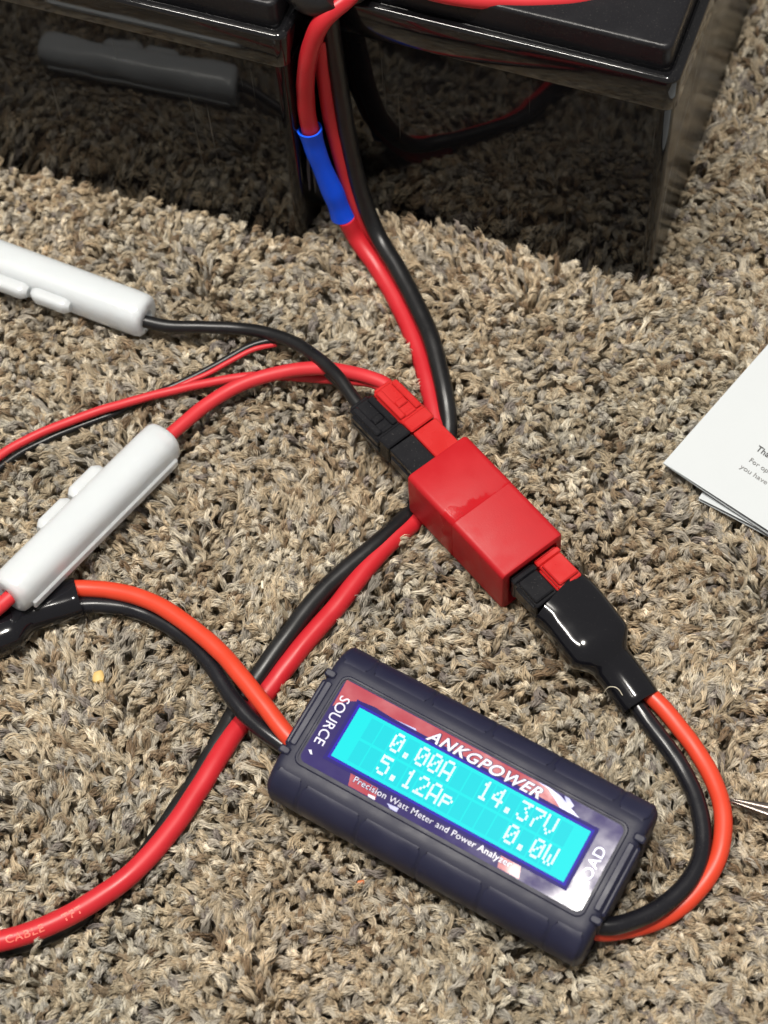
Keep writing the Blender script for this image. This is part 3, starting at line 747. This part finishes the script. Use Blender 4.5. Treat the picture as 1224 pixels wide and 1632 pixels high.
    V, F = [], []
    def cell(c, r): return -28.3 + cw*c, (0.25 if r == 0 else -0.25 - chh)
    for r in (0, 1):
        for c in range(16):
            x, y = cell(c, r); o = len(V)
            V += [(x+.17, y+.1, 0.19), (x+cw-.17, y+.1, 0.19), (x+cw-.17, y+chh-.1, 0.19), (x+.17, y+chh-.1, 0.19)]; F.append((o, o+1, o+2, o+3))
    mesh_obj("character_cells", V, F, M['lcd_cell'], scr, smooth=False)
    FONT = {'0': "01110 10001 10011 10101 11001 10001 01110", '1': "00100 01100 00100 00100 00100 00100 01110", '2': "01110 10001 00001 00010 00100 01000 11111",
            '3': "11111 00010 00100 00010 00001 10001 01110", '4': "00010 00110 01010 10010 11111 00010 00010", '5': "11111 10000 11110 00001 00001 10001 01110",
            '7': "11111 00001 00010 00100 01000 01000 01000", '.': "00000 00000 00000 00000 00000 01100 01100", 'A': "01110 10001 10001 10001 11111 10001 10001",
            'V': "10001 10001 10001 10001 10001 01010 00100", 'W': "10001 10001 10001 10101 10101 10101 01010", 'p': "00000 00000 11110 10001 11110 10000 10000"}
    for r, line in enumerate(("  0.00A  14.37V ", "  5.12Ap    0.0W")):
        for c, ch in enumerate(line):
            if ch == ' ': continue
            x, y = cell(c, r); pw, ph = (cw - 0.62)/5, (chh - 0.25)/8
            V, F = [], []
            for j, row in enumerate(FONT[ch].split()):
                for i, b in enumerate(row):
                    if b == '1':
                        px, py = x + 0.31 + i*pw, y + chh - 0.12 - (j+1)*ph; o = len(V)
                        V += [(px+.02, py+.02, 0.21), (px+pw-.02, py+.02, 0.21), (px+pw-.02, py+ph-.02, 0.21), (px+.02, py+ph-.02, 0.21)]; F.append((o, o+1, o+2, o+3))
            mesh_obj("screen_character", V, F, M['lcd_dot'], scr, smooth=False)
    # lettering ------------------------------------------------------------
    X, Y = (1, 0, 0), (0, 1, 0)
    for z, bold, mat in ((0.165, 0.055, M['film_dark']), (0.18, 0.018, M['film_white'])):
        g = 0.18 if bold > 0.03 else 0
        flat_text("lettering", "ANKGPOWER", (-14.0 - g, 7.85 - g, z), X, Y, 31.5 + 2*g, 2.9 + 2*g, mat, film, bold, 0.32, 0, 1.12)
    for z, bold, mat in ((0.165, 0.04, M['film_dark']), (0.18, -0.006, M['film_white'])):
        g = 0.1 if bold > 0.03 else 0
        flat_text("lettering", "Precision Watt Meter and Power Analyzer", (-24.2 - g, -10.6 - g, z), X, Y, 43.6 + 2*g, 2.05 + 2*g, mat, film, bold, 0, 0, 1.05)
    flat_text("lettering", "SOURCE", (-37.9, 7.6, 0.18), (0, -1, 0), (1, 0, 0), 13.6, 2.7, M['film_white'], film, 0.0)
    flat_text("lettering", "LOAD", (37.7, -5.6, 0.18), (0, 1, 0), (-1, 0, 0), 10.4, 2.7, M['film_lilac'], film, 0.0)
    return t
meter()

# ------------------------------------------------------------------ paper leaflets
def leaflets():
    def sheet(nm, W, Hh, parent, z0, curl, mat, th=0.11):
        nx, ny = 16, 10; top, bot = [], []
        for j in range(ny + 1):
            for i in range(nx + 1):
                x, y = W*i/nx, Hh*j/ny
                z = z0 + curl(x, y)
                top.append((x, y, z + th)); bot.append((x, y, z))
        n = len(top); F = []
        for j in range(ny):
            for i in range(nx):
                a = j*(nx+1) + i
                F.append((a, a+1, a+nx+2, a+nx+1)); F.append((n+a, n+a+nx+1, n+a+nx+2, n+a+1))
        edge = [i for i in range(nx+1)] + [(j*(nx+1)+nx) for j in range(1, ny+1)] + [ny*(nx+1)+i for i in range(nx-1, -1, -1)] + [j*(nx+1) for j in range(ny-1, 0, -1)]
        for k in range(len(edge)):
            a, b = edge[k], edge[(k+1) % len(edge)]; F.append((a, n+a, n+b, b))
        return mesh_obj(nm, top + bot, F, mat, parent, sharp=30)
    low = thing("leaflet", "white folded leaflet peeking out beneath the printed one at the right edge", "leaflet", (85.38, -4.77, 10.80), rotz(-38.5), "white leaflets at the right edge")
    sheet("lower_page", 80, 70, low, 0.0, lambda x, y: 0.0 + 0.010*x - 0.6*math.exp(-x/8)*math.exp(-y/8), M['paper'])
    sheet("upper_page", 80, 70, low, 0.7, lambda x, y: 0.012*x + 1.0*math.exp(-y/5)*(1-math.exp(-x/12)), M['paper'])
    t = thing("leaflet", "white folded leaflet with grey printed text at the right edge", "leaflet", (76.99, 5.67, 13.6), rotz(-44.27), "white leaflets at the right edge")
    sheet("lower_page", 90, 78, t, 0.0, lambda x, y: -0.004*x - 0.5*math.exp(-y/6)*(1-math.exp(-x/25)), M['paper'])
    pg = sheet("cover_page", 90, 78, t, 0.35, lambda x, y: 0.010*x + 0.9*math.exp(-y/7)*(1-math.exp(-x/18)), M['paper'])
    for s, x, y, w, h, m in (("Thank", 17.22, 18.73, 6.6, 1.9, M['ink']), ("For ope", 17.92, 14.19, 7.0, 1.9, M['ink_grey']), ("you have", 17.08, 10.99, 8.6, 1.9, M['ink_grey'])):
        flat_text("lettering", s, (x, y, 1.05), (1, 0, 0), (0, 1, 0), w, h, m, pg, 0.0)
leaflets()

# ------------------------------------------------------------------ metal tip and crumbs
def metal_tip():
    A = Vector((79.84, -92.21, 13.50)); B = Vector((104.01, -102.01, 15.00)); ax = (B-A).normalized(); sd = Vector((0, 0, 1)).cross(ax).normalized(); nz = ax.cross(sd)
    t = thing("metal_tool", "shiny pointed metal tool tip poking in at the right edge beside the red wire", "tool", tuple(A), Matrix((ax, sd, nz)).transposed())
    for s, nm in ((1, "upper_jaw"), (-1, "lower_jaw")):
        rings = []
        for x, w, h in ((0, 0.5, 0.5), (0.6, 1.1, 1.0), (4, 2.2, 1.5), (12, 4.6, 2.2), (28, 6.6, 2.8), (29, 6.2, 2.4)):
            off = s*(0.16 + x*0.042)
            rings.append([(x, a + off*1.5, b) for a, b in rrect(w*0.50, h*0.8, min(w, h)*0.25, 3)])
        V, F = loft(rings); mesh_obj(nm, V, F, M['steel'], t, sharp=35)
metal_tip()

def lump(name, label, loc, size, mat, cat, seed):
    bm = bmesh.new(); bmesh.ops.create_icosphere(bm, subdivisions=2, radius=1.0)
    r = random.Random(seed); off = Vector((r.random()*9, r.random()*9, r.random()*9))
    for v in bm.verts:
        k = 1 + 0.35*noise.noise(v.co*1.3 + off)
        v.co = Vector((math.copysign(abs(v.co.x)**0.7, v.co.x)*size[0]*k, math.copysign(abs(v.co.y)**0.7, v.co.y)*size[1]*k, v.co.z*size[2]*k))*0.5
    V = [tuple(v.co) for v in bm.verts]; F = [tuple(q.index for q in f.verts) for f in bm.faces]; bm.free()
    o = mesh_obj(name, V, F, mat); o.location = Vector(loc)*MM
    return tag(o, label, cat)
lump("crumb", "small yellow crumb on the carpet left of the crossing cables", (-78.39, -42.59, 10.20), (3.2, 3.6, 2.2), M['crumb'], "crumb", 3)
lump("crumb", "tiny orange fleck on the carpet below the meter", (-13.43, -104.21, 10.00), (1.8, 1.2, 1.0), M['fleck'], "crumb", 5)
lump("crumb", "tiny pale fleck on the carpet below the fuse holders", (-34.21, -19.17, 10.00), (0.8, 2.6, 0.8), M['straw'], "crumb", 8)

def stray_hair():
    C = catmull([(52.54, -60.73, 9.00), (52.35, -60.90, 15.00), (53.62, -60.87, 18.20), (55.43, -61.57, 18.60), (56.59, -63.15, 17.20)], 0.4)
    V, F = tube(C, 0.09, 6)
    tag(mesh_obj("hair", V, F, M['straw'], None), "thin pale hair stuck on the glossy boot by the red box", "hair")
stray_hair()

# ------------------------------------------------------------------ carpet pile
PX0, PX1, PY0, PY1 = -190.0, 205.0, -230.0, 330.0
def tuft_proto(k):
    """one cut tuft of two ply yarn: fibres twisted round two plies that bend over"""
    r = random.Random(100 + k)
    Lh = r.uniform(1.2, 7.0); hz = math.sqrt(max(16, 12.2**2 - Lh**2))*r.uniform(0.76, 0.86)
    curl = r.uniform(-2.6, 2.6); droop = r.uniform(0.10, 0.55); tw = r.uniform(4.0, 6.5); ph = r.uniform(0, 6.28)
    kx, ky = r.uniform(-1.3, 1.3), r.uniform(-1.3, 1.3)
    nS = 9
    def axis(s):
        s = max(0.0, s)
        return Vector((Lh*s**1.6 + kx*math.sin(s*5+ph)*s*0.5, curl*s*s + ky*math.sin(s*6+ph*2)*s*0.5, hz*(s*(1+droop*1.3) - droop*1.6*s**3)))
    V, F, A = [], [], []
    NF = 30
    for f in range(NF):
        ply = f % 2; fr = r.random(); a0 = r.uniform(0, 6.28); rad = 0.52*math.sqrt(r.random()); fl = r.uniform(0.9, 1.06); fuzz = r.uniform(0.0, 1.0)**2*2.4; fa = r.uniform(0, 6.28)
        pr = None; rfib = r.uniform(0.07, 0.125)
        for i in range(nS + 1):
            s = i/nS*fl
            c = axis(s); tg = (axis(s+0.02) - axis(s-0.02)).normalized()
            n = (Vector((0, 1, 0)) - tg*tg.y).normalized(); b = tg.cross(n)
            th = tw*s + math.pi*ply + ph
            spread = 0.95 + 0.25*max(0, s-0.65)/0.35 - 0.35*max(0, s-0.92)/0.08
            pc = c + (n*math.cos(th) + b*math.sin(th))*0.46*spread
            th2 = a0 - tw*1.3*s
            pc = pc + (n*math.cos(th2) + b*math.sin(th2))*rad*spread + (n*math.cos(fa) + b*math.sin(fa))*fuzz*max(0, s-0.6)**2*3
            rr = rfib*(1 if s < 0.95 else 0.6)
            base = len(V)
            for q in range(3):
                a = q*2.0944 + th2
                V.append(tuple(pc + (n*math.cos(a) + b*math.sin(a))*rr)); A.append(fr)
            if i:
                for q in range(3):
                    F.append((base-3+q, base-3+(q+1) % 3, base+(q+1) % 3, base+q))
        F.append((len(V)-3, len(V)-2, len(V)-1))
    me = bpy.data.meshes.new("tuft")
    me.from_pydata([tuple(c*MM for c in v) for v in V], [], F)
    at = me.attributes.new("fibre", 'FLOAT', 'POINT'); at.data.foreach_set("value", A)
    me.polygons.foreach_set("use_smooth", [True]*len(me.polygons))
    me.materials.append(M['yarn'])
    o = bpy.data.objects.new("tuft", me)
    return o, axis(1.0), axis(0.6)

def carpet_pile():
    bpy.context.view_layer.update()
    # everything that presses on the pile
    V, F = [], []
    for o in scene.objects:
        if o.type != 'MESH' or o.name == 'carpet' or o.name.startswith(('crumb', 'hair')): continue
        off = len(V); mw = o.matrix_world
        V += [mw @ v.co for v in o.data.vertices]; F += [tuple(i + off for i in p.vertices) for p in o.data.polygons]
    bvh = BVHTree.FromPolygons(V, F)
    K = 22
    protos = [tuft_proto(k) for k in range(K)]
    up = Vector((0, 0, 1))
    def clear(x, y):
        h = bvh.ray_cast(Vector((x*MM, y*MM, -0.002)), up, 0.03)
        return 99.0 if h[0] is None else h[0].z/MM
    pal = [((0.73, 0.63, 0.47), 30), ((0.64, 0.53, 0.37), 25), ((0.45, 0.335, 0.215), 10), ((0.59, 0.54, 0.46), 24), ((0.38, 0.33, 0.295), 6), ((0.85, 0.78, 0.645), 22), ((0.32, 0.22, 0.13), 4)]
    cols = [c for c, w in pal for _ in range(w)]
    pts, rot, scl, idx, tint = [], [], [], [], []
    step = 1.95
    r = random.Random(11)
    ny = int((PY1-PY0)/(step*0.87)); nx = int((PX1-PX0)/step)
    for j in range(ny):
        for i in range(nx):
            x = PX0 + (i + 0.5*(j % 2))*step + r.uniform(-0.9, 0.9); y = PY0 + j*step*0.87 + r.uniform(-0.9, 0.9)
            # pile lies in patches that lean the same way
            nv = noise.noise_vector(Vector((x*0.028, y*0.028, 3.1)))
            ang = math.atan2(nv.y, nv.x) + r.gauss(0, 0.75)
            k = r.randrange(K); s = r.uniform(0.85, 1.18); sz = s*(1 + 0.20*noise.noise(Vector((x*0.05, y*0.05, 9))))
            _, tip, mid = protos[k]
            ca, sa = math.cos(ang), math.sin(ang)
            lim = 99.0
            for q, m in ((Vector((0, 0, 0)), 1), (mid, 1), (tip, 1)):
                lim = min(lim, clear(x + (q.x*ca - q.y*sa)*s, y + (q.x*sa + q.y*ca)*s))
            hgt = max(tip.z, mid.z)*sz + 0.9
            if lim < 2.2: continue
            if lim < hgt: sz *= max(0.15, (lim - 0.2)/hgt)
            pts.append((x*MM, y*MM, 0.0)); rot.append((r.gauss(0, 0.06), r.gauss(0, 0.06), ang)); scl.append((s, s, sz)); idx.append(k)
            # yarns are heathered: neighbouring tufts share some of their tone
            c = r.choice(cols); g = 1 + 0.16*noise.noise(Vector((x*0.06, y*0.06, 20))) + r.gauss(0, 0.07)
            w = 0.05*noise.noise(Vector((x*0.018, y*0.018, 40)))
            tint.append((max(.02, c[0]*g*(1+w)), max(.02, c[1]*g), max(.02, c[2]*g*(1-w)), 1.0))
    me = bpy.data.meshes.new("carpet_pile")
    me.from_pydata(pts, [], [])
    a = me.attributes.new("rot", 'FLOAT_VECTOR', 'POINT'); a.data.foreach_set("vector", [c for v in rot for c in v])
    a = me.attributes.new("scl", 'FLOAT_VECTOR', 'POINT'); a.data.foreach_set("vector", [c for v in scl for c in v])
    a = me.attributes.new("pick", 'INT', 'POINT'); a.data.foreach_set("value", idx)
    a = me.attributes.new("tint", 'FLOAT_COLOR', 'POINT'); a.data.foreach_set("color", [c for v in tint for c in v])
    me.materials.append(M['yarn'])
    o = link(bpy.data.objects.new("carpet_pile", me)); o["kind"] = "stuff"
    tag(o, "beige and brown heathered shag carpet pile", "carpet")
    ng = bpy.data.node_groups.new("pile_on_points", 'GeometryNodeTree')
    ng.interface.new_socket("Geometry", in_out='INPUT', socket_type='NodeSocketGeometry')
    ng.interface.new_socket("Geometry", in_out='OUTPUT', socket_type='NodeSocketGeometry')
    N, L = ng.nodes, ng.links
    gi = N.new("NodeGroupInput"); go = N.new("NodeGroupOutput")
    jn = N.new("GeometryNodeJoinGeometry")
    for ob, _, _ in reversed(protos):
        oi = N.new("GeometryNodeObjectInfo"); oi.inputs["Object"].default_value = ob
        g2 = N.new("GeometryNodeGeometryToInstance"); L.new(oi.outputs["Geometry"], g2.inputs[0]); L.new(g2.outputs[0], jn.inputs[0])
    ip = N.new("GeometryNodeInstanceOnPoints"); ip.inputs["Pick Instance"].default_value = True
    def named(nm, dt):
        n = N.new("GeometryNodeInputNamedAttribute"); n.data_type = dt; n.inputs["Name"].default_value = nm; return n.outputs["Attribute"]
    e2r = N.new("FunctionNodeEulerToRotation"); L.new(named("rot", 'FLOAT_VECTOR'), e2r.inputs[0])
    L.new(gi.outputs[0], ip.inputs["Points"]); L.new(jn.outputs[0], ip.inputs["Instance"]); L.new(named("pick", 'INT'), ip.inputs["Instance Index"])
    L.new(e2r.outputs[0], ip.inputs["Rotation"]); L.new(named("scl", 'FLOAT_VECTOR'), ip.inputs["Scale"])
    L.new(ip.outputs[0], go.inputs[0])
    md = o.modifiers.new("pile", 'NODES'); md.node_group = ng
    print("tufts", len(pts))
carpet_pile()
